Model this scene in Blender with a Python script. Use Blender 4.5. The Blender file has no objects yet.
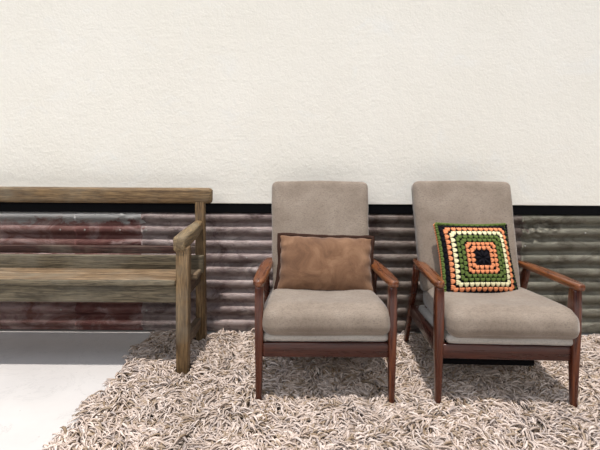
import bpy, bmesh, math, random
import numpy as np
from mathutils import Vector, Matrix, noise
random.seed(7); rng = np.random.default_rng(11)
PI = math.pi
COL = bpy.context.scene.collection
GZ = -.022                                  # floor level

# ------------------------------------------------------------------ helpers
def link(name, me, parent=None, mat=None, smooth=True):
    o = bpy.data.objects.new(name, me); COL.objects.link(o)
    if mat:
        for m in (mat if isinstance(mat, (list, tuple)) else [mat]): me.materials.append(m)
    if smooth: me.shade_smooth()
    if parent: o.parent = parent
    return o
def obj(name, bm, mat, parent=None, smooth=True, split=None):
    bmesh.ops.recalc_face_normals(bm, faces=bm.faces)
    me = bpy.data.meshes.new(name); bm.to_mesh(me); bm.free()
    if smooth and split is not None:
        o = link(name, me, parent, mat, True); me.set_sharp_from_angle(angle=math.radians(split)); return o
    return link(name, me, parent, mat, smooth)
def tag(o, label=None, cat=None, group=None, kind=None):
    if label: o['label'] = label
    if cat: o['category'] = cat
    if group: o['group'] = group
    if kind: o['kind'] = kind
    return o
def empty(name, loc, rz=0):
    o = bpy.data.objects.new(name, None); COL.objects.link(o)
    o.location = loc; o.rotation_euler = (0, 0, rz); o.empty_display_size = .1
    return o
def rrect(w, h, r, n=3):
    """rounded rectangle outline, counter-clockwise"""
    r = min(r, w*.499, h*.499); out = []
    for cx, cy, a0 in ((w/2-r, h/2-r, 0), (-w/2+r, h/2-r, PI/2), (-w/2+r, -h/2+r, PI), (w/2-r, -h/2+r, 1.5*PI)):
        for k in range(n+1):
            a = a0 + PI/2*k/n; out.append((cx+r*math.cos(a), cy+r*math.sin(a)))
    return out
def loft(bm, secs, side=(1, 0, 0), r=.005, n=3, ease=True):
    """secs: list of (point, width along side, height across); rounded bar through the points"""
    secs = [(Vector(p), w, h) for p, w, h in secs]; side = Vector(side)
    if ease:                                     # slightly rounded ends
        def shrink(a, b):
            d = (b[0]-a[0]); L = d.length; d.normalize(); e = min(r, L*.3)
            return [(a[0], a[1]-1.2*e, a[2]-1.2*e), (a[0]+d*e*.35, a[1]-.4*e, a[2]-.4*e), (a[0]+d*e, a[1], a[2])]
        s = shrink(secs[0], secs[1]); t = shrink(secs[-1], secs[-2])
        secs = s + secs[1:-1] + t[::-1]
    rings = []
    for i, (p, w, h) in enumerate(secs):
        a = secs[max(i-1, 0)][0]; b = secs[min(i+1, len(secs)-1)][0]
        t = (b-a).normalized(); s = (side - t*side.dot(t)).normalized(); u = s.cross(t)
        rings.append([bm.verts.new(p + s*x + u*y) for x, y in rrect(w, h, r, n)])
    for A, B in zip(rings, rings[1:]):
        m = len(A)
        for k in range(m): bm.faces.new((A[k], A[(k+1) % m], B[(k+1) % m], B[k]))
    bm.faces.new(rings[0][::-1]); bm.faces.new(rings[-1])
    return bm
def bar(secs, **k): return loft(bmesh.new(), secs, **k)
def board(x0, x1, y0, y1, z0, z1, r=.006, n=3, wob=0., seg=14):
    """a plank running along x, with a little hand-cut unevenness"""
    S = []
    for i in range(seg+1):
        x = x0+(x1-x0)*i/seg; e = 0 < i < seg
        dz = wob*noise.noise((x*2.1, y0*9, z0*9)) if e else 0
        dy = wob*noise.noise((x*2.3+5, y1*9, z0*7)) if e else 0
        S.append(((x, (y0+y1)/2+dy, (z0+z1)/2+dz), (y1-y0), (z1-z0)))
    return bar(S, side=(0, 1, 0), r=r, n=n)
def rounded_box(w, d, h, r, cuts=14, puff=(0, 0, 0), wr=0., wf=6., seed=0, fn=None):
    """soft cushion body centred at the origin; puff = extra bulge along x, y, z"""
    bm = bmesh.new(); bmesh.ops.create_cube(bm, size=2)
    bmesh.ops.subdivide_edges(bm, edges=bm.edges, cuts=cuts, use_grid_fill=True)
    H = Vector((w/2, d/2, h/2)); I = Vector((max(H.x-r, 1e-4), max(H.y-r, 1e-4), max(H.z-r, 1e-4)))
    for v in bm.verts:
        p = v.co.copy(); q = []
        for k in range(3):                       # gather the grid lines towards the rounded edges
            t = p[k]; q.append(math.copysign(1-(1-abs(t))**1.35, t))
        P = Vector((q[0]*H.x, q[1]*H.y, q[2]*H.z))
        C = Vector([max(-I[k], min(I[k], P[k])) for k in range(3)])
        D = P-C
        if D.length > 1e-9:
            # project outwards to radius r
            P = C + D.normalized()*r
        P.x += puff[0]*q[0]*(1-q[1]**2)*(1-q[2]**2)
        P.y += puff[1]*q[1]*(1-q[0]**2)*(1-q[2]**2)
        P.z += puff[2]*q[2]*(1-q[0]**4)*(1-q[1]**4)
        if wr:
            N = D.normalized() if D.length > 1e-9 else Vector((0, 0, 1))
            P += N*wr*noise.noise(Vector((P.x*wf+seed, P.y*wf, P.z*wf*1.5)))
        if fn: P = fn(P, q)
        v.co = P
    return bm

# ------------------------------------------------------------------ materials
class NT:
    def __init__(s, name, rough=.6, metal=0., spec=.5):
        s.m = bpy.data.materials.new(name); s.m.use_nodes = True
        s.t = s.m.node_tree; s.b = s.t.nodes['Principled BSDF']
        s.b.inputs['Roughness'].default_value = rough; s.b.inputs['Metallic'].default_value = metal
        s.b.inputs['Specular IOR Level'].default_value = spec
        s.co = s.t.nodes.new('ShaderNodeTexCoord').outputs['Object']
    def n(s, typ, **kw):
        x = s.t.nodes.new(typ)
        for k, v in kw.items():
            if k in x.inputs.keys() if hasattr(x.inputs, 'keys') else False: s.set(x.inputs[k], v)
            else: setattr(x, k, v)
        return x
    def set(s, i, v):
        if hasattr(v, 'is_output'): s.t.links.new(v, i)
        else: i.default_value = v
    def map(s, scale=(1, 1, 1), loc=(0, 0, 0), src=None, rot=(0, 0, 0)):
        x = s.n('ShaderNodeMapping'); s.set(x.inputs['Vector'], src or s.co)
        x.inputs['Scale'].default_value = scale; x.inputs['Location'].default_value = loc; x.inputs['Rotation'].default_value = rot
        return x.outputs[0]
    def noise(s, vec, scale, detail=4, rough=.55, dist=0.):
        x = s.n('ShaderNodeTexNoise'); s.set(x.inputs['Vector'], vec)
        x.inputs['Scale'].default_value = scale; x.inputs['Detail'].default_value = detail
        x.inputs['Roughness'].default_value = rough; x.inputs['Distortion'].default_value = dist
        return x.outputs[0]
    def ramp(s, f, stops, interp='LINEAR'):
        x = s.n('ShaderNodeValToRGB'); s.set(x.inputs[0], f); e = x.color_ramp.elements; x.color_ramp.interpolation = interp
        while len(e) < len(stops): e.new(.5)
        for el, (p, c) in zip(e, stops):
            el.position = p; el.color = (*(c if isinstance(c, tuple) else (c, c, c)), 1)
        return x.outputs[0]
    def mix(s, f, a, b, mode='MIX'):
        x = s.n('ShaderNodeMix', data_type='RGBA', blend_type=mode)
        for i, v in ((0, f), (6, a), (7, b)):
            if isinstance(v, tuple) and len(v) == 3: v = (*v, 1)
            s.set(x.inputs[i], v)
        return x.outputs[2]
    def math(s, op, a, b=0., c=0.):
        x = s.n('ShaderNodeMath', operation=op)
        for i, v in enumerate((a, b, c)): s.set(x.inputs[i], v)
        return x.outputs[0]
    def sep(s, src=None):
        x = s.n('ShaderNodeSeparateXYZ'); s.set(x.inputs[0], src or s.co); return x.outputs
    def bump(s, h, dist=.002, strength=1., prev=None):
        x = s.n('ShaderNodeBump'); s.set(x.inputs['Height'], h); x.inputs['Distance'].default_value = dist
        x.inputs['Strength'].default_value = strength
        if prev is not None: s.set(x.inputs['Normal'], prev)
        return x.outputs[0]
    def out(s, color=None, normal=None, rough=None, metal=None, **kw):
        for k, v in (('Base Color', color), ('Normal', normal), ('Roughness', rough), ('Metallic', metal)):
            if v is not None: s.set(s.b.inputs[k], (*v, 1) if isinstance(v, tuple) and len(v) == 3 else v)
        for k, v in kw.items(): s.set(s.b.inputs[k.replace('_', ' ')], v)
        return s.m

def m_plaster():
    s = NT('plaster', .85, spec=.25)
    big = s.noise(s.co, 1.6, 5, .6); c = s.ramp(big, [(.3, (.86, .83, .745)), (.7, (.90, .875, .80))])
    pat = s.noise(s.map((1, 1, 1), (3, 1, 7)), 4.5, 6, .7, .6)
    c = s.mix(s.ramp(pat, [(.56, 0.), (.72, .35)]), c, (.86, .875, .86))
    h = s.math('ADD', s.noise(s.co, 75, 3, .6), s.math('MULTIPLY', s.noise(s.co, 24, 4, .6), 1.3))
    return s.out(c, s.bump(h, .0028, .7))
def m_concrete():
    s = NT('concrete', .55, spec=.3)
    c = s.ramp(s.noise(s.co, 2.2, 7, .6), [(.3, (.55, .53, .515)), (.7, (.64, .62, .60))])
    cr = s.noise(s.co, 3.2, 8, .65, 1.4); line = s.math('ABSOLUTE', s.math('SUBTRACT', cr, .5))
    c = s.mix(s.ramp(line, [(0., .35), (.008, 0.)]), c, (.36, .35, .34))
    sp = s.noise(s.co, 42, 2, .5); c = s.mix(s.ramp(sp, [(.72, 0.), (.78, .5)]), c, (.3, .28, .26))
    return s.out(c, s.bump(s.noise(s.co, 60, 5, .6), .001, .4))
def m_wood_old():
    s = NT('weathered_timber', .62, spec=.35)
    oi = s.n('ShaderNodeObjectInfo'); 
    off = s.n('ShaderNodeVectorMath', operation='SCALE'); s.set(off.inputs[0], s.co)
    add = s.n('ShaderNodeVectorMath', operation='ADD'); s.set(add.inputs[0], s.co)
    cx = s.n('ShaderNodeCombineXYZ'); s.set(cx.inputs[0], s.math('MULTIPLY', oi.outputs['Random'], 9.)); s.set(cx.inputs[1], s.math('MULTIPLY', oi.outputs['Random'], 23.))
    s.set(add.inputs[1], cx.outputs[0]); src = add.outputs[0]
    return s, src
def old_timber(name, axis, tone):
    s, src = m_wood_old(); s.m.name = name
    sc = {'x': (.9, 14, 14), 'y': (14, .9, 14), 'z': (14, 14, .9)}[axis]
    g = s.noise(s.map(sc, src=src), 3.2, 7, .62, .7)
    f = s.noise(s.map(tuple(v*3.5 for v in sc), src=src), 4.2, 4, .6, .3)
    p = s.noise(src, 3.4, 5, .6, .4)
    a, b, c3, d = tone
    c = s.ramp(g, [(.28, a), (.45, b), (.58, c3), (.75, d)])
    c = s.mix(s.ramp(f, [(.38, .75), (.55, 0.)]), c, tuple(v*.45 for v in a))
    c = s.mix(s.ramp(p, [(.46, 0.), (.68, .55)]), c, (.21, .19, .145))
    wh = s.noise(s.map(tuple(v*1.6 for v in sc), (4, 2, 1), src=src), 2.2, 5, .75)
    c = s.mix(s.ramp(wh, [(.70, 0.), (.76, .55)]), c, (.62, .55, .45))
    n = s.bump(s.math('ADD', g, s.math('MULTIPLY', f, .8)), .0035, .7)
    return s.out(c, n, s.ramp(p, [(.3, .5), (.7, .7)]))
def chair_wood(name, axis, tn=((.035, .006, .003), (.085, .018, .006), (.16, .042, .012), (.25, .085, .025))):
    s = NT(name, .28, spec=.5)
    sc = {'x': (.8, 16, 16), 'y': (16, .8, 16), 'z': (16, 16, .8)}[axis]
    g = s.noise(s.map(sc), 3., 6, .6, .8); f = s.noise(s.map(tuple(v*3 for v in sc)), 5, 3, .6)
    c = s.ramp(g, [(.3, tn[0]), (.5, tn[1]), (.66, tn[2]), (.8, tn[3])])
    c = s.mix(s.ramp(f, [(.35, .6), (.5, 0.)]), c, (.05, .013, .007))
    return s.out(c, s.bump(f, .0006, .4), s.ramp(g, [(.3, .22), (.7, .36)]), Coat_Weight=.22, Coat_Roughness=.12)
def m_velvet(name, a, b, scale=1.):
    s = NT(name, .85, spec=.15)
    big = s.noise(s.map((1, 1, 1)), 7, 5, .6, .5)
    c = s.ramp(big, [(.3, a), (.7, b)])
    w1 = s.noise(s.map((420*scale, 420*scale, 90*scale)), 1, 2, .5); w2 = s.noise(s.map((90*scale, 90*scale, 420*scale)), 1, 2, .5)
    w = s.math('ADD', w1, w2)
    c = s.mix(s.ramp(w, [(.8, .5), (1.15, 0.)]), c, tuple(v*.6 for v in a))
    n = s.bump(w, .0008, .5); n = s.bump(s.noise(s.co, 15, 4, .6, .6), .006, .5, n)
    return s.out(c, n, Sheen_Weight=.35, Sheen_Roughness=.4)
def m_suede():
    s = NT('brown_suede', .8, spec=.2)
    c = s.ramp(s.noise(s.co, 9, 6, .65, .8), [(.28, (.10, .048, .025)), (.5, (.178, .092, .049)), (.72, (.28, .16, .092))])
    n = s.bump(s.noise(s.co, 220, 3, .6), .0006, .5); n = s.bump(s.noise(s.co, 13, 5, .65, .9), .006, .5, n)
    return s.out(c, n, Sheen_Weight=.25)
def yarn(name, col):
    s = NT(name, .9, spec=.1)
    f = s.noise(s.co, 160, 3, .6)
    c = s.mix(s.ramp(f, [(.3, .35), (.6, 0.)]), col, tuple(v*.4 for v in col))
    return s.out(c, s.bump(s.noise(s.map((1, 1, 1), rot=(.4, .7, .3)), 420, 2, .6), .002, .8))
def m_plain(name, col, rough=.6, metal=0., spec=.5):
    s = NT(name, rough, metal, spec)
    c = s.mix(s.ramp(s.noise(s.co, 30, 4, .6), [(.35, .25), (.65, 0.)]), col, tuple(v*.6 for v in col))
    return s.out(c, s.bump(s.noise(s.co, 90, 3, .6), .0008, .3))
def m_iron(name, kind):
    s = NT(name, .5, .0, .5)
    x = s.sep()
    st = s.noise(s.map((1.6, 1, 4)), 3.2, 8, .68, .5)          # streaks along the sheet
    bl = s.noise(s.map((1, 1, 1.6), (2, 0, 5)), 7, 8, .72, .8)  # blotches
    sp = s.noise(s.co, 46, 6, .7)
    if kind == 'galv':
        c = s.ramp(st, [(.3, (.19, .175, .135)), (.55, (.36, .34, .27)), (.75, (.55, .52, .43))])
        c = s.mix(s.ramp(bl, [(.5, 0.), (.66, .75)]), c, (.085, .065, .045))
        c = s.mix(s.ramp(sp, [(.62, 0.), (.74, .7)]), c, (.55, .53, .46))
        return s.out(c, s.bump(sp, .0015, .4), s.ramp(bl, [(.3, .36), (.7, .62)]), .25)
    if kind == 'rust':
        # paint and dust wear: pinkish toward the left end, browner to the right
        t = s.ramp(s.math('ADD', s.math('MULTIPLY', x[0], .75), s.math('MULTIPLY', s.math('SUBTRACT', bl, .5), .35)), [(-.0, 0.), (.42, 1.)])
        ca = s.ramp(st, [(.3, (.30, .215, .205)), (.5, (.52, .42, .40)), (.72, (.76, .68, .65))])
        cb = s.ramp(st, [(.3, (.15, .115, .095)), (.55, (.34, .28, .24)), (.75, (.54, .48, .425))])
        c = s.mix(t, ca, cb)
        c = s.mix(s.ramp(bl, [(.48, 0.), (.62, .7)]), c, (.085, .04, .033))
        c = s.mix(s.ramp(sp, [(.60, 0.), (.72, .5)]), c, (.46, .41, .38))
        return s.out(c, s.bump(sp, .0018, .5), .55, .15)
    # flaking maroon paint, chalky patches along the top
    d = s.noise(s.map((1, 1, 1.5), (6, 0, 2)), 5.2, 7, .66, .6)   # dusty worn patches
    if kind == 'maroon':
        c = s.ramp(st, [(.28, (.12, .05, .04)), (.5, (.27, .125, .105)), (.75, (.46, .27, .24))])
        c = s.mix(s.ramp(d, [(.42, 0.), (.60, .8)]), c, (.66, .50, .47))
    else:
        c = s.ramp(st, [(.28, (.11, .04, .034)), (.5, (.25, .10, .085)), (.75, (.44, .24, .21))])
        c = s.mix(s.ramp(d, [(.50, 0.), (.64, .75)]), c, (.68, .52, .49))
    zt = s.math('MULTIPLY_ADD', x[2], 4.5, -2.62)               # bare chalky metal along the top of the sheet
    w = s.math('ADD', bl, s.math('MAXIMUM', zt, -.14))
    c = s.mix(s.ramp(w, [(.60, 0.), (.70, .9)]), c, (.62, .63, .62))
    c = s.mix(s.ramp(sp, [(.62, 0.), (.72, .6)]), c, (.06, .035, .03))
    return s.out(c, s.bump(s.math('ADD', sp, bl), .002, .5), .6, .0)
def m_pile():
    s = NT('shag_yarn', .9, spec=.12)
    a = s.n('ShaderNodeVertexColor'); a.layer_name = 'tone'
    f = s.noise(s.co, 500, 2, .6)
    c = s.mix(s.ramp(f, [(.35, .35), (.6, 0.)]), a.outputs[0], (.30, .25, .21))
    return s.out(c, s.bump(f, .001, .5))

PLASTER = m_plaster(); CONCRETE = m_concrete()
BLACK = m_plain('black_paint', (.004, .004, .005), .8, spec=.08)
OLD = ((.085, .048, .022), (.165, .10, .045), (.25, .16, .075), (.34, .235, .125))
T_PL_TONE = ((.10, .058, .03), (.20, .13, .07), (.29, .20, .115), (.42, .32, .21))
OLDG = ((.05, .037, .022), (.105, .083, .05), (.17, .137, .085), (.29, .235, .155))
DARKT = ((.035, .014, .011), (.06, .026, .02), (.09, .042, .032), (.15, .085, .065))
T_X = old_timber('weathered_timber_rail', 'x', OLD); T_XG = old_timber('weathered_timber_grey', 'x', OLDG)
T_XD = old_timber('weathered_timber_dark', 'x', DARKT)
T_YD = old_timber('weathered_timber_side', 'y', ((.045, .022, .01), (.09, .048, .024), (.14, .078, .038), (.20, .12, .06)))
T_Y = old_timber('weathered_timber_arm', 'y', ((.11, .065, .028), (.21, .135, .06), (.31, .21, .10), (.42, .30, .15))); T_PL = old_timber('weathered_timber_plank', 'x', T_PL_TONE); T_Z = old_timber('weathered_timber_post', 'z', OLD)
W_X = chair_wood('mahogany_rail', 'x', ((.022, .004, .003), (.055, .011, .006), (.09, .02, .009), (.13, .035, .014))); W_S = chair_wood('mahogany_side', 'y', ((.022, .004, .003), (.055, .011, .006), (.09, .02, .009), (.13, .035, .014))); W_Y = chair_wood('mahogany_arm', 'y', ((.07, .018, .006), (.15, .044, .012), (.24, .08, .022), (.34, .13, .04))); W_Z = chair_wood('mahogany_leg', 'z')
VELVET = m_velvet('taupe_velvet', (.225, .180, .142), (.315, .262, .213))
VELVET2 = m_velvet('pale_grey_fabric', (.42, .39, .35), (.50, .47, .43))
SUEDE = m_suede(); SUEDE_D = m_plain('dark_brown_leather', (.035, .014, .008), .75, spec=.15)

# ------------------------------------------------------------------ room
BW = .020                                  # plaster face stands this far proud of the iron's mean plane
def quad_slab(name, x0, x1, y0, y1, z0, z1, mat):
    bm = bmesh.new(); bmesh.ops.create_cube(bm, size=1)
    for v in bm.verts: v.co = Vector(((x0+x1)/2+v.co.x*(x1-x0), (y0+y1)/2+v.co.y*(y1-y0), (z0+z1)/2+v.co.z*(z1-z0)))
    bmesh.ops.bevel(bm, geom=bm.edges[:], offset=.003, segments=2, affect='EDGES')
    return obj(name, bm, mat, smooth=False)
ZB = .723
tag(quad_slab('wall_back', -4.2, 4.2, 0, .16, ZB, 3.2, PLASTER), 'cream plastered wall with a lightly stippled surface', 'wall', kind='structure')
tag(quad_slab('wall_lower', -4.2, 4.2, .06, .16, GZ-.05, ZB, BLACK), 'dark lower wall behind the corrugated iron', 'wall', kind='structure')
tag(quad_slab('trim_1', -4.2, 4.2, .004, .06, ZB-.054, ZB-.0005, BLACK), 'black painted batten between plaster and corrugated iron', 'trim', kind='structure')
tag(quad_slab('floor', -4.2, 4.2, -5.0, .16, GZ-.08, GZ, CONCRETE), 'pale smooth concrete floor', 'floor', kind='structure')

# ------------------------------------------------------------------ corrugated iron sheets (corrugations run along the wall)
PITCH = .0765
def iron(name, x0, x1, z0, z1, yo, mat, label, ph=0., crump=None, step=.012, ragged=.0, sag=0.):
    nx = int((x1-x0)/step)+1; nz = int((z1-z0)/.0052)+1
    bm = bmesh.new(); G = []
    for i in range(nx+1):
        col = []
        for j in range(nz+1):
            x = x0+(x1-x0)*i/nx; z = z0+(z1-z0)*j/nz
            if j == nz: z -= ragged*max(0, noise.noise((x*17, 3, 1)))*1.6
            if i == 0: x += ragged*.5*noise.noise((3, z*14, 1))
            if i == nx: x += ragged*.5*noise.noise((9, z*14, 1))
            zz = z + .0045*noise.noise((x*2.2+ph, z*3, 2)) + sag*(x-x0)
            y = yo - .0130*(1-2*((1-math.cos(2*PI*(zz-.032+ph)/PITCH))/2)**1.45) + .003*noise.noise((x*3+ph, z*7, 5)) + .0009*noise.noise((x*26, z*26, 5))
            if crump:
                for cx, cz, rx, rz, amp in crump:
                    g = math.exp(-((x-cx)/rx)**2-((z-cz)/rz)**2)
                    y += g*amp*(noise.noise((x*42, z*42, 3))*1.2 + .5*noise.noise((x*90, z*90, 8)))
            col.append(bm.verts.new((x, y, z)))
        G.append(col)
    for i in range(nx):
        for j in range(nz):
            bm.faces.new((G[i][j], G[i+1][j], G[i+1][j+1], G[i][j+1]))
    back = bmesh.ops.solidify(bm, geom=bm.faces[:], thickness=.0008)
    o = obj(name, bm, mat); tag(o, label, 'iron sheet', 'corrugated iron sheets lining the lower wall')
    return o
I_MAR = m_iron('maroon_iron', 'maroon'); I_PNK = m_iron('pink_iron', 'pink'); I_RST = m_iron('rusty_iron', 'rust'); I_GAL = m_iron('galvanised_iron', 'galv')
ZT = .676
s1 = iron('corrugated_iron_sheet', -2.9, -1.235, GZ+.008, ZT, .019, I_MAR, 'maroon painted corrugated iron sheet at far left behind the bench, chalky along its top', ragged=.004, step=.016)
s2 = iron('corrugated_iron_sheet', -1.28, -.86, GZ+.008, ZT-.001, .0175, I_PNK, 'short flaking pinkish red corrugated iron sheet with torn top edge behind the bench', crump=[(-.93, .60, .09, .05, .012), (-1.05, .66, .1, .02, .01), (-1.0, .49, .12, .012, .006)], ragged=.012)
s3 = iron('corrugated_iron_sheet', -.90, 1.30, GZ+.008, ZT, .016, I_RST, 'brown rust-stained corrugated iron sheet running behind both armchairs', ragged=.003, crump=[(-.85, .6, .03, .06, .008)])
s4 = iron('corrugated_iron_sheet', 1.262, 2.9, GZ+.008, ZT-.002, .0135, I_GAL, 'greyish galvanised corrugated iron sheet at far right with a crumpled top corner', ragged=.01, crump=[(1.36, .57, .13, .055, .022), (1.33, .62, .2, .02, .015), (1.44, .38, .05, .03, .008)], sag=.0)
NAIL = m_plain('nail_zinc', (.5, .48, .45), .4, .6)
def nail(parent, x, z, yo):
    y = yo - .0130 - .0012
    bm = bmesh.new(); bmesh.ops.create_cone(bm, segments=12, radius1=.0055, radius2=.0035, depth=.0035, cap_ends=True)
    bmesh.ops.transform(bm, matrix=Matrix.Translation((x, y, z)) @ Matrix.Rotation(PI/2, 4, 'X'), verts=bm.verts)
    obj('nail', bm, NAIL, parent, split=30)
def ridge(k): return .032+PITCH*k
for x, k, p in ((-1.36, 7, s1), (-1.36, 1, s1), (-1.02, 7, s2), (-1.22, 7, s2), (-.87, 7, s3), (-.87, 1, s3), (-.30, 5, s3), (1.28, 4, s4), (1.28, 6, s4), (1.62, 7, s4)):
    nail(p, x, ridge(k), {s1: .019, s2: .0175, s3: .016, s4: .0135}[p])

# ------------------------------------------------------------------ bench
def make_bench():
    B = empty('wooden_bench', (-1.28, -.29, 0))
    tag(B, 'long weathered timber bench with open back and flat sloping arms', 'bench')
    L = Matrix.Translation((1.28, .29, 0))
    def put(name, bm, mat, lab=None, parent=None):
        bmesh.ops.transform(bm, matrix=L, verts=bm.verts)
        o = obj(name, bm, mat, parent or B, split=38)
        if lab: o['label'] = lab
        return o
    XR, XL = -.54, -2.02                       # leg centre lines
    # world coordinates below
    put('top_rail', board(XL-.055, XR+.075, -.172, -.128, .739, .822, .018, 4, .002, 24), T_X)
    put('lower_back_rail', board(XL, XR, -.150, -.122, .468, .508, .004, 3, .001), T_XD, 'dark reddish brown lower back rail')
    put('rear_seat_board', board(XL-.02, XR+.052, -.272, -.246, .396, .486, .006, 3, .002), T_XG)
    put('seat_plank', board(XL-.02, XR+.044, -.372, -.273, .392, .420, .005, 3, .002, 20), T_PL)
    put('seat_plank', board(XL+.034, XR-.032, -.4755, -.3725, .396, .420, .004, 3, .001, 24), T_PL)
    put('front_nosing', board(XL+.034, XR-.032, -.490, -.4765, .393, .4195, .006, 3, .002, 24), T_XG)
    put('seat_plank', board(XL-.02, XR-.03, -.2455, -.10, .392, .418, .005, 3, .002, 20), T_XG)  # unseen rear plank, added to block sun and shade the floor back to the wall
    put('apron', board(XL+.028, XR-.028, -.470, -.446, .311, .3925, .004, 3, .001), T_XG)
    for X in (XR, XL):
        s = 1 if X == XR else -1
        put('leg', bar([((X, -.462, GZ), .056, .05), ((X, -.460, .2), .058, .053), ((X, -.455, .57), .060, .055)], r=.005), T_Z)
        put('leg', bar([((X+s*.010, -.118, GZ), .050, .05), ((X+s*.010, -.128, .3), .050, .05), ((X+s*.010, -.150, .78), .048, .042)], r=.005), T_Z)
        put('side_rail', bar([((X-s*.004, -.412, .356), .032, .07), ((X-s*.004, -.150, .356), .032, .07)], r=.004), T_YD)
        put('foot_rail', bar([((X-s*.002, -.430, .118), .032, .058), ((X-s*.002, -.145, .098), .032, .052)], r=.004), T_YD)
        put('arm', bar([((X-s*.012, -.492, .585), .059, .072), ((X-s*.010, -.40, .594), .060, .068), ((X-s*.002, -.28, .607), .058, .064), ((X+s*.008, -.165, .626), .042, .058)], r=.013, n=4), T_Y)
        put('stretcher_peg', bar([((X+s*.026, -.455, .356), .012, .012), ((X+s*.033, -.455, .356), .012, .012)], side=(0, 1, 0), r=.005), T_Z)
    return B
make_bench()

# ------------------------------------------------------------------ armchair
HX = .2685
def make_chair():
    C = empty('armchair', (0, 0, 0))
    for s in (-1, 1):
        # front leg: slim from the front, deeper from the side, tapering to the foot
        obj('front_leg', bar([((s*HX, -.312, -.022), .024, .026), ((s*HX, -.310, .14), .029, .036), ((s*HX, -.306, .30), .034, .054), ((s*HX, -.306, .40), .034, .056), ((s*HX, -.309, .476), .032, .046)], r=.008), W_Z, C, split=60)
        obj('rear_leg', bar([((s*(HX+.004), .318, -.022), .024, .026), ((s*(HX+.002), .225, .20), .028, .044), ((s*HX, .160, .32), .029, .050), ((s*HX, .10, .457), .027, .040)], r=.008), W_Z, C, split=60)
        pts = []
        for t, w, dx in ((0, .030, 0), (.03, .043, 0), (.10, .050, 0), (.28, .054, -.002), (.5, .058, -.004), (.72, .057, -.007), (.88, .050, -.010), (1, .036, -.012)):
            y = -.345+.56*t; z = .489-.034*t+.004*math.sin(t*PI)
            pts.append(((s*(HX+.002+dx), y, z), w, .026))
        obj('armrest', bar(pts, r=.010, n=4), W_Y, C, split=60)
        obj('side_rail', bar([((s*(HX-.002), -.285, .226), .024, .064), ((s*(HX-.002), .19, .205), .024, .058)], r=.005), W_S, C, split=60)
        # back frame uprights, reclined behind the back cushion
        obj('back_upright', bar([((s*.205, .11, .21), .026, .036), ((s*.205, .21, .50), .026, .034), ((s*.205, .303, .79), .024, .028)], r=.008), W_Z, C, split=60)
    obj('front_rail', bar([((-HX+.014, -.306, .214), .024, .058), ((HX-.014, -.306, .214), .024, .060)], side=(0, 1, 0), r=.005), W_X, C, split=60)
    obj('rear_rail', bar([((-HX+.014, .175, .208), .024, .052), ((HX-.014, .175, .208), .024, .052)], side=(0, 1, 0), r=.005), W_X, C, split=60)
    for z, y in ((.45, .193), (.62, .248), (.775, .298)):
        obj('back_slat', bar([((-.195, y, z), .012, .045), ((.195, y, z), .012, .045)], side=(0, 1, 0), r=.004), W_X, C, split=60)
    # thin lower pad lying in the frame, then the loose seat cushion
    R = Matrix.Rotation(math.radians(-5.5), 4, 'X')
    bm = rounded_box(.512, .515, .040, .019, 16, (0, .004, .002), .002, 9, 3)
    bmesh.ops.transform(bm, matrix=Matrix.Translation((0, -.064, .243)) @ R, verts=bm.verts)
    tag(obj('lower_seat_pad', bm, VELVET2, C), 'pale thin lower seat pad')
    def fs(P, q):                                # front edge drops a little towards the corners, sides soften to the rear
        fr = max(0, -q[1]); P = P.copy()
        P.x *= 1-.055*max(0, q[1]+.2); P.z -= .006*fr*q[0]**4
        if q[2] > 0:
            P.z -= .010*math.exp(-((P.x-.02)/.16)**2-((P.y+.02)/.15)**2)
            P.z += .0016*math.sin(P.x*42+P.y*9)*fr*(1-q[0]**2)
        if q[1] < -.5: P.y += .0035*math.sin(P.x*58+1.3*math.sin(P.x*17))*(1-q[2]**2)
        return P
    bm = rounded_box(.524, .525, .122, .050, 26, (.004, .012, .010), .004, 6, 1, fs)
    bmesh.ops.transform(bm, matrix=Matrix.Translation((.004, -.092, .317)) @ R, verts=bm.verts)
    cu = tag(obj('seat_cushion', bm, VELVET, C), 'thick taupe velvet seat cushion')
    # piping seam round the seat cushion
    # back cushion
    def fb(P, q):
        P = P.copy(); P.x *= 1+.036*q[2]
        if q[1] < 0:
            P.y += .008*math.exp(-((P.z-.02)/.05)**2)*(1-q[0]**2)*.5
            P.y -= .012*math.exp(-((P.z+.10)/.09)**2)*(1-q[0]**2)
        P.z += .006*(1-q[0]**2)*(1 if q[2] > .5 else 0)*(q[2]-.5)*2
        return P
    bm = rounded_box(.486, .085, .56, .030, 26, (.002, .008, .0), .003, 5, 7, fb)
    RB = Matrix.Rotation(math.radians(-19), 4, 'X')
    bmesh.ops.transform(bm, matrix=Matrix.Translation((0, .172, .590)) @ RB, verts=bm.verts)
    tag(obj('back_cushion', bm, VELVET, C), 'tall reclined taupe velvet back cushion')
    return C
def copy_tree(o, parent=None):
    c = o.copy(); COL.objects.link(c); c.parent = parent
    for ch in o.children: copy_tree(ch, c)
    return c
chair = make_chair()
G = 'matching armchairs on the shag rug'
tag(chair, 'taupe velvet armchair with reddish wooden arms, holding the plain brown cushion, nearer the bench', 'armchair', G)
chair2 = copy_tree(chair)
tag(chair2, 'taupe velvet armchair with reddish wooden arms at right, holding the colourful crochet cushion', 'armchair', G)
chair.location = (.106, -.430, 0); chair.rotation_euler = (0, 0, math.radians(.3))
chair2.location = (.843, -.442, 0); chair2.rotation_euler = (0, 0, math.radians(-2.0))
for ch in chair2.children:
    if ch.name.startswith(('seat_cushion', 'lower_seat')): ch.location.x += .014; ch.location.y -= .008
    if ch.name.startswith('armrest'):           # this chair's arms sit slightly skewed
        a = math.radians(-1.5); p = Vector((0, -.306, 0)); ch.rotation_euler = (0, 0, a); ch.location = p-Matrix.Rotation(a, 3, 'Z') @ p
    if ch.name.startswith('back_cushion'): ch.location.z += .006; ch.location.x -= .012
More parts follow.
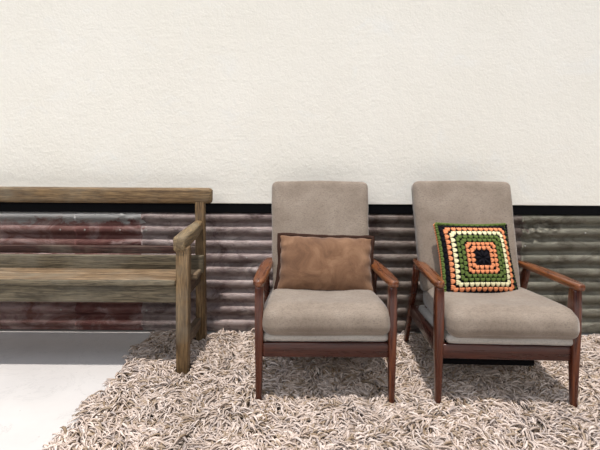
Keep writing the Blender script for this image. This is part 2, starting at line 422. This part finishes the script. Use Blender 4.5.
# black bar hanging under the right armchair's seat
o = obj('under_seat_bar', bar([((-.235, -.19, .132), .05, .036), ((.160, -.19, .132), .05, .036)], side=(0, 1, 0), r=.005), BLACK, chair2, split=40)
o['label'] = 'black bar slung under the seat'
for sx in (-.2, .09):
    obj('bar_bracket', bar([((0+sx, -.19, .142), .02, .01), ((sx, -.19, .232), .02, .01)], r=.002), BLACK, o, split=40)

# ------------------------------------------------------------------ cushions
def pillow_pt(u, v, W, H, T, side, k=1.):
    """point on an inflated pillow; u,v in -1..1; local x right, z up, -y front"""
    pin = 1-.055*(1-abs(v)**2)*abs(u)**3; pin2 = 1-.045*(1-abs(u)**2)*abs(v)**3
    e = max(0, (1-abs(u)**2.6))*max(0, (1-abs(v)**2.6))
    th = T*.5*e**.55
    return Vector((u*W/2*pin, side*th, v*H/2*pin2))
def pillow(W, H, T, n=40, wr=.0, seed=0, wf=9):
    bm = bmesh.new(); A = {}
    def g(i): return math.sin((i/n-.5)*PI) if True else 2*i/n-1
    for side in (-1, 1):
        for i in range(n+1):
            for j in range(n+1):
                edge = i in (0, n) or j in (0, n)
                if edge and side == 1: A[side, i, j] = A[-1, i, j]; continue
                p = pillow_pt(g(i), g(j), W, H, T, side)
                if wr and not edge:
                    f = min(1, 4*(1-abs(g(i)))) * min(1, 4*(1-abs(g(j))))
                    rad = 1-.6*f
                    p.y += side*wr*noise.noise((p.x*wf+seed, p.z*wf, side*3))
                    # puckers running in from the seams
                    eu = abs(g(i)); ev = abs(g(j))
                    p.y += side*wr*.8*(math.sin(p.z*95+3*noise.noise((p.x*8, p.z*8, seed)))*eu**6*(1-ev**4) + math.sin(p.x*80+4*noise.noise((p.x*7, p.z*7, seed+2)))*ev**6*(1-eu**4))
                A[side, i, j] = bm.verts.new(p)
        for i in range(n):
            for j in range(n):
                bm.faces.new((A[side, i, j], A[side, i+1, j], A[side, i+1, j+1], A[side, i, j+1]))
    return bm
def place(o, x, y, z, tilt, roll=0, yaw=0):
    o.matrix_world = Matrix.Translation((x, y, z)) @ Matrix.Rotation(yaw, 4, 'Z') @ Matrix.Rotation(-tilt, 4, 'X') @ Matrix.Rotation(roll, 4, 'Y')

# brown suede cushion
P1 = empty('throw_cushion', (0, 0, 0)); tag(P1, 'plain brown suede rectangular cushion with dark flanged edge leaning in an armchair', 'cushion')
W1, H1 = .455, .268
obj('cover', pillow(W1, H1, .135, 44, .010, 3, 8), SUEDE, P1)
def flange(W, H, wd, n=44):
    bm = bmesh.new(); ring = []
    def g(i): return math.sin((i/n-.5)*PI)
    path = [(g(i), -1) for i in range(n)] + [(1, g(i)) for i in range(n)] + [(-g(i), 1) for i in range(n)] + [(-1, -g(i)) for i in range(n)]
    for q, (u, v) in enumerate(path):
        c = pillow_pt(u, v, W, H, 0, 1); d = Vector((u if abs(u) > .9999 else u**9, 0, v if abs(v) > .9999 else v**9)).normalized()
        wob = .5+.5*noise.noise((c.x*16, c.z*16, 4)); wy = .007*noise.noise((c.x*30, c.z*30, 9))
        a = c - d*.006
        b = c + d*(wd*(.7+.6*wob)) + Vector((0, wy, 0))
        ring.append([bm.verts.new(a+Vector((0, -.0035, 0))), bm.verts.new(b+Vector((0, -.002, 0))), bm.verts.new(b+Vector((0, .002, 0))), bm.verts.new(a+Vector((0, .0035, 0)))])
    m = len(ring)
    for i in range(m):
        A, B = ring[i], ring[(i+1) % m]
        for k in range(4): bm.faces.new((A[k], B[k], B[(k+1) % 4], A[(k+1) % 4]))
    return bm
tag(obj('flange', flange(W1, H1, .014), SUEDE_D, P1), 'dark brown stitched edge')
place(P1, .124, -.407, .480, math.radians(23), math.radians(1.6))

# crochet granny-square cushion
P2 = empty('crochet_cushion', (0, 0, 0)); tag(P2, 'square crochet cushion in concentric black, orange, cream and green rounds', 'cushion')
W2, H2, T2 = .358, .342, .135
Y = {'black': yarn('black_yarn', (.010, .009, .013)), 'orange': yarn('orange_yarn', (.80, .30, .14)), 'cream': yarn('cream_yarn', (.86, .80, .50)), 'green': yarn('green_yarn', (.12, .17, .045))}
KEYS = list(Y); MATS = [Y[k] for k in KEYS]
obj('cushion_pad', pillow(W2, H2, T2-.008, 36, .002, 5), Y['black'], P2)
def blob(bm, c, ax, ay, az, n, mi, seg=8, rings=5):
    """small squashed ellipsoid with axes ax, ay (vectors) and normal az"""
    V = []
    top = bm.verts.new(c+az); bot = bm.verts.new(c-az)
    for r in range(1, rings):
        a = PI*r/rings; V.append([bm.verts.new(c + az*math.cos(a) + (ax*math.cos(2*PI*k/seg)+ay*math.sin(2*PI*k/seg))*math.sin(a)) for k in range(seg)])
    F = []
    for k in range(seg):
        F.append(bm.faces.new((top, V[0][k], V[0][(k+1) % seg]))); F.append(bm.faces.new((bot, V[-1][(k+1) % seg], V[-1][k])))
        for r in range(rings-2): F.append(bm.faces.new((V[r][k], V[r+1][k], V[r+1][(k+1) % seg], V[r][(k+1) % seg])))
    for f in F: f.material_index = mi
def frame(u, v, side):
    e = .004
    p = pillow_pt(u, v, W2, H2, T2, side)
    du = pillow_pt(min(u+e, .999), v, W2, H2, T2, side)-pillow_pt(max(u-e, -.999), v, W2, H2, T2, side)
    dv = pillow_pt(u, min(v+e, .999), W2, H2, T2, side)-pillow_pt(u, max(v-e, -.999), W2, H2, T2, side)
    n = du.cross(dv).normalized()
    if n.y*side < 0: n = -n
    return p, du.normalized(), dv.normalized(), n
def cl(t): return max(-.985, min(.985, t))
# rounds outwards: (radius, colour, clusters per side)
ROUNDS = [(.265, 'orange', 4, .066), (.375, 'orange', 6, .060), (.485, 'green', 7, .058), (.585, 'green', 8, .056), (.705, 'cream', 10, .070), (.83, 'orange', 11, .070), (.92, 'black', 12, .045), (.985, 'green', 13, .03)]
def crochet(side):
    bm = bmesh.new()
    for r, colr, n, half in ROUNDS:
        mi = KEYS.index(colr)
        for q in range(4):
            for i in range(n):
                c = -r + 2*r*(i+.5)/n; w = r/n
                for t in (-1, 0, 1):               # three stitches to a cluster, fanned like a shell
                    a = c + t*w*.40
                    for (b0, b1, ln) in ((r-half*.10, 0, .62),):
                        x, y = a, b0
                        for _ in range(q): x, y = -y, x
                        if side > 0: x = -x
                        p, du, dv, nn = frame(cl(x), cl(y), side)
                        al, ou = (du, dv) if q % 2 == 0 else (dv, du)
                        ww = w*W2/2*.46; hh = half*W2/2*.95
                        # fan
                        sgn = {0: 1, 1: -1, 2: -1, 3: 1}[q]
                        ou2 = (ou + al*(.30*t*(1 if q in (0, 3) else 1)*sgn*(1 if q % 2 == 0 else 1))).normalized()
                        blob(bm, p+nn*.0015, al*ww, ou2*hh, nn*(.0042 if colr != 'black' else .0034), nn, mi)
    # black centre flower
    mi = KEYS.index('black')
    for k in range(8):
        a = 2*PI*k/8; p, du, dv, nn = frame(.125*math.cos(a), .125*math.sin(a), side)
        d = du*math.cos(a)+dv*math.sin(a); e = du*-math.sin(a)+dv*math.cos(a)
        blob(bm, p+nn*.001, d*.017, e*.006, nn*.005, nn, mi)
    return bm
for side, nm in ((-1, 'crochet_front'), (1, 'crochet_back')):
    o = obj(nm, crochet(side), MATS, P2)
# edging: shell stitches in green and orange round the seam
bm = bmesh.new()
N = 30
for q in range(4):
    for i in range(N):
        t = -1+2*(i+.5)/N
        for colr, yy in (('orange', .006), ('green', -.008)):
            u, v = (t, 1) if q == 0 else (-1, t) if q == 1 else (t, -1) if q == 2 else (1, t)
            if q in (2, 3): colr2 = {'orange': 'green', 'green': 'black'}[colr]
            else: colr2 = colr
            p = pillow_pt(u, v, W2*1.012, H2*1.012, 0, 1)
            al = Vector((1, 0, 0)) if q in (0, 2) else Vector((0, 0, 1)); ou = Vector((0, 0, 1)) if q in (0, 2) else Vector((1, 0, 0))
            blob(bm, p+Vector((0, yy, 0)), al*(.0075), ou*.0080, Vector((0, .0085, 0)), None, KEYS.index(colr2))
obj('crochet_edging', bm, MATS, P2)
place(P2, .838, -.412, .506, math.radians(22), math.radians(1.5), math.radians(8))

# ------------------------------------------------------------------ shag rug
RX0, RX1, RY0, RY1 = -.835, 2.15, -1.42, -.025
rug = empty('shag_rug', ((RX0+RX1)/2, (RY0+RY1)/2, GZ))
tag(rug, 'large beige and cream shag rug under the armchairs and bench leg', 'rug')
bm = bmesh.new(); bmesh.ops.create_cube(bm, size=1)
for v in bm.verts: v.co = Vector((v.co.x*(RX1-RX0-.02), v.co.y*(RY1-RY0-.02), .004+v.co.z*.007))
obj('backing', bm, m_plain('rug_backing', (.13, .105, .08), .9), rug, smooth=False)
def grid_noise(X, Yv, s, seed):
    """smooth value noise, vectorised"""
    g = np.random.default_rng(seed).random((80, 80))*2-1
    x = X*s+30; y = Yv*s+30; i = np.floor(x).astype(int); j = np.floor(y).astype(int); fx = x-i; fy = y-j
    fx = fx*fx*(3-2*fx); fy = fy*fy*(3-2*fy); i %= 79; j %= 79
    return (g[i, j]*(1-fx)+g[i+1, j]*fx)*(1-fy)+(g[i, j+1]*(1-fx)+g[i+1, j+1]*fx)*fy
def make_pile():
    sp = .0092
    nx = int((RX1-RX0)/sp); ny = int((RY1-RY0)/sp)
    ii, jj = np.meshgrid(np.arange(nx), np.arange(ny), indexing='ij')
    X = RX0+(ii.ravel()+.5)*sp+rng.uniform(-.5, .5, nx*ny)*sp; Yv = RY0+(jj.ravel()+.5)*sp+rng.uniform(-.5, .5, nx*ny)*sp
    n = len(X); T = 6
    az = 2.6*grid_noise(X, Yv, 7, 1)+1.8*grid_noise(X, Yv, 16, 2)+rng.normal(0, .55, n)-PI/2
    ln = .060*(1+.25*rng.normal(0, 1, n)).clip(.6, 1.6)
    top = (.0170+.010*grid_noise(X, Yv, 9, 3)+.010*grid_noise(X, Yv, 24, 4)+.005*rng.normal(0, 1, n)).clip(.006, .038)
    w = .0040*(1+.2*rng.normal(0, 1, n)).clip(.55, 1.6)
    t = np.linspace(0, 1, T)[None, :]
    bend = rng.normal(0, .38, n)[:, None]
    a = az[:, None]+bend*t*1.4
    # horizontal run and height along the strand: rises then droops over
    step = ln[:, None]/(T-1); ho = np.cumsum(np.concatenate([np.zeros((n, 1)), step*np.ones((n, T-1))*(.35+.75*t[:, 1:])], 1), 1)
    px = X[:, None]+np.cumsum(np.concatenate([np.zeros((n, 1)), np.diff(ho, axis=1)*np.cos(a[:, 1:])], 1), 1)
    py = Yv[:, None]+np.cumsum(np.concatenate([np.zeros((n, 1)), np.diff(ho, axis=1)*np.sin(a[:, 1:])], 1), 1)
    pz = .005+top[:, None]*np.sin((t*.80)**.8*PI*.92)*1.0 + .002*rng.normal(0, 1, (n, 1))*t
    px = px.clip(RX0-.035, RX1+.04); py = np.minimum(py, RY1+.012-.006*rng.random((n, 1))); pz = pz.clip(.002, .06)
    # keep strands out of the feet
    feet = [(-.54, -.472, .062), (-.54, -.118, .04)]
    for c in (chair, chair2):
        for fx in (-HX, HX):
            for fy in (-.312, .318):
                p = Matrix.Rotation(c.rotation_euler.z, 3, 'Z') @ Vector((fx, fy, 0)) + c.location; feet.append((p.x, p.y, .022))
    keep = np.ones(n, bool)
    for fx, fy, fr in feet:
        d = np.sqrt((px-fx)**2+(py-fy)**2).min(1); keep &= d > fr*.6
    px, py, pz, a, w, X, Yv = px[keep], py[keep], pz[keep], a[keep], w[keep], X[keep], Yv[keep]; n = len(px)
    twist = (rng.normal(0, .6, n))[:, None]+rng.normal(0, .8, n)[:, None]*t
    prof = np.array([.8, 1., 1.08, 1.05, .9, .35])[None, :]
    sx, sy = -np.sin(a), np.cos(a); ct, stt = np.cos(twist), np.sin(twist)
    co = np.zeros((n, T, 4, 3), np.float32)
    for k, (cu, cv) in enumerate(((1, 0), (0, 1), (-1, 0), (0, -1))):
        ww = w[:, None]*prof; hh = ww*.55
        lx = cu*ww; lz = cv*hh
        A = lx*ct-lz*stt; Bz = lx*stt+lz*ct
        co[:, :, k, 0] = px+sx*A; co[:, :, k, 1] = py+sy*A; co[:, :, k, 2] = np.maximum(pz+Bz, .001)
    nv = n*T*4
    base = (np.arange(n)*T*4)[:, None, None]+(np.arange(T-1)*4)[None, :, None]
    k = np.arange(4)[None, None, :]; k2 = (k+1) % 4
    quads = np.stack([base+k, base+k2, base+4+k2, base+4+k], -1).reshape(-1, 4)
    cap = (np.arange(n)*T*4)[:, None]+(T-1)*4+np.arange(4)[None, :]
    quads = np.concatenate([quads, cap]).astype(np.int32); nf = len(quads)
    me = bpy.data.meshes.new('pile')
    c = co.reshape(-1, 3); c[:, 0] -= rug.location.x; c[:, 1] -= rug.location.y
    me.vertices.add(nv); me.vertices.foreach_set('co', c.ravel())
    me.loops.add(nf*4); me.loops.foreach_set('vertex_index', quads.ravel())
    me.polygons.add(nf); me.polygons.foreach_set('loop_start', np.arange(nf, dtype=np.int32)*4)
    me.update(calc_edges=True)
    # yarn tones: creams, oatmeal, grey-tan, a few brown
    pal = np.array([(.64, .535, .47), (.52, .42, .355), (.74, .635, .57), (.39, .30, .22), (.44, .375, .345), (.26, .185, .12)])
    pr = rng.choice(6, n, p=[.28, .24, .2, .13, .1, .05]); tone = pal[pr]*(1+.08*rng.normal(0, 1, (n, 1)))
    tone = tone*(1+.10*grid_noise(X, Yv, 5, 9))[:, None]
    col = np.ones((n, T*4, 4), np.float32); col[:, :, :3] = tone[:, None, :].clip(.1, .88)
    at = me.color_attributes.new('tone', 'FLOAT_COLOR', 'POINT'); at.data.foreach_set('color', col.ravel())
    o = link('pile', me, rug, m_pile()); o['kind'] = 'stuff'; o['label'] = 'long matted cream and oatmeal pile'
make_pile()

# ------------------------------------------------------------------ light
sc = bpy.context.scene
w = bpy.data.worlds.new('World'); sc.world = w; w.use_nodes = True
nt = w.node_tree; bg = nt.nodes['Background']
tc = nt.nodes.new('ShaderNodeTexCoord'); sx = nt.nodes.new('ShaderNodeSeparateXYZ'); nt.links.new(tc.outputs['Generated'], sx.inputs[0])
# daylight room glow: cooler and brighter towards the left and front
mp = nt.nodes.new('ShaderNodeMath'); mp.operation = 'MULTIPLY_ADD'; nt.links.new(sx.outputs[0], mp.inputs[0]); mp.inputs[1].default_value = .5; mp.inputs[2].default_value = .5
rp = nt.nodes.new('ShaderNodeValToRGB'); nt.links.new(mp.outputs[0], rp.inputs[0])
rp.color_ramp.elements[0].color = (.80, .90, 1.12, 1); rp.color_ramp.elements[1].color = (.64, .62, .58, 1)
nt.links.new(rp.outputs[0], bg.inputs[0])
mr = nt.nodes.new('ShaderNodeMapRange'); nt.links.new(sx.outputs[2], mr.inputs[0]); mr.inputs[1].default_value = 0; mr.inputs[2].default_value = .9
mr.inputs[3].default_value = .16; mr.inputs[4].default_value = 1.3; nt.links.new(mr.outputs[0], bg.inputs[1])     # brighter overhead than at the horizon
def light(name, typ, loc, target, energy, color=(1, 1, 1), **kw):
    l = bpy.data.lights.new(name, typ); l.energy = energy; l.color = color
    for k, v in kw.items(): setattr(l, k, v)
    o = bpy.data.objects.new(name, l); COL.objects.link(o); o.location = loc
    o.rotation_euler = (Vector(target)-Vector(loc)).to_track_quat('-Z', 'Y').to_euler(); return o
light('skylight_sun', 'SUN', (-.3, -1.2, 3.6), (-.3+.10, -1.2+.90, 0), 3.3, (1, .94, .88), angle=math.radians(1.5))

light('window_light', 'AREA', (-1.6, -5.6, 2.9), (.1, 0, .75), 64, (1, .97, .91), shape='RECTANGLE', size=3.4, size_y=1.6)

# ------------------------------------------------------------------ camera
cam = bpy.data.cameras.new('camera'); co = bpy.data.objects.new('camera', cam); COL.objects.link(co)
cam.sensor_width = 36; cam.lens = 450/600*36
PITCHD = 1.5
co.location = (0, -2.54, 1.0)
co.rotation_euler = (math.radians(90-PITCHD), math.radians(0), 0)
co.rotation_euler = (Matrix.Rotation(math.radians(90-PITCHD), 3, 'X') @ Matrix.Rotation(math.radians(.35), 3, 'Z')).to_euler()
cam.shift_y = -(70-450*math.tan(math.radians(PITCHD)))/600
cam.clip_start = .05
sc.camera = co
vs = sc.view_settings; vs.view_transform = 'Standard'; vs.look = 'None'; vs.gamma = 1; vs.exposure = 0.04; vs.use_curve_mapping = False
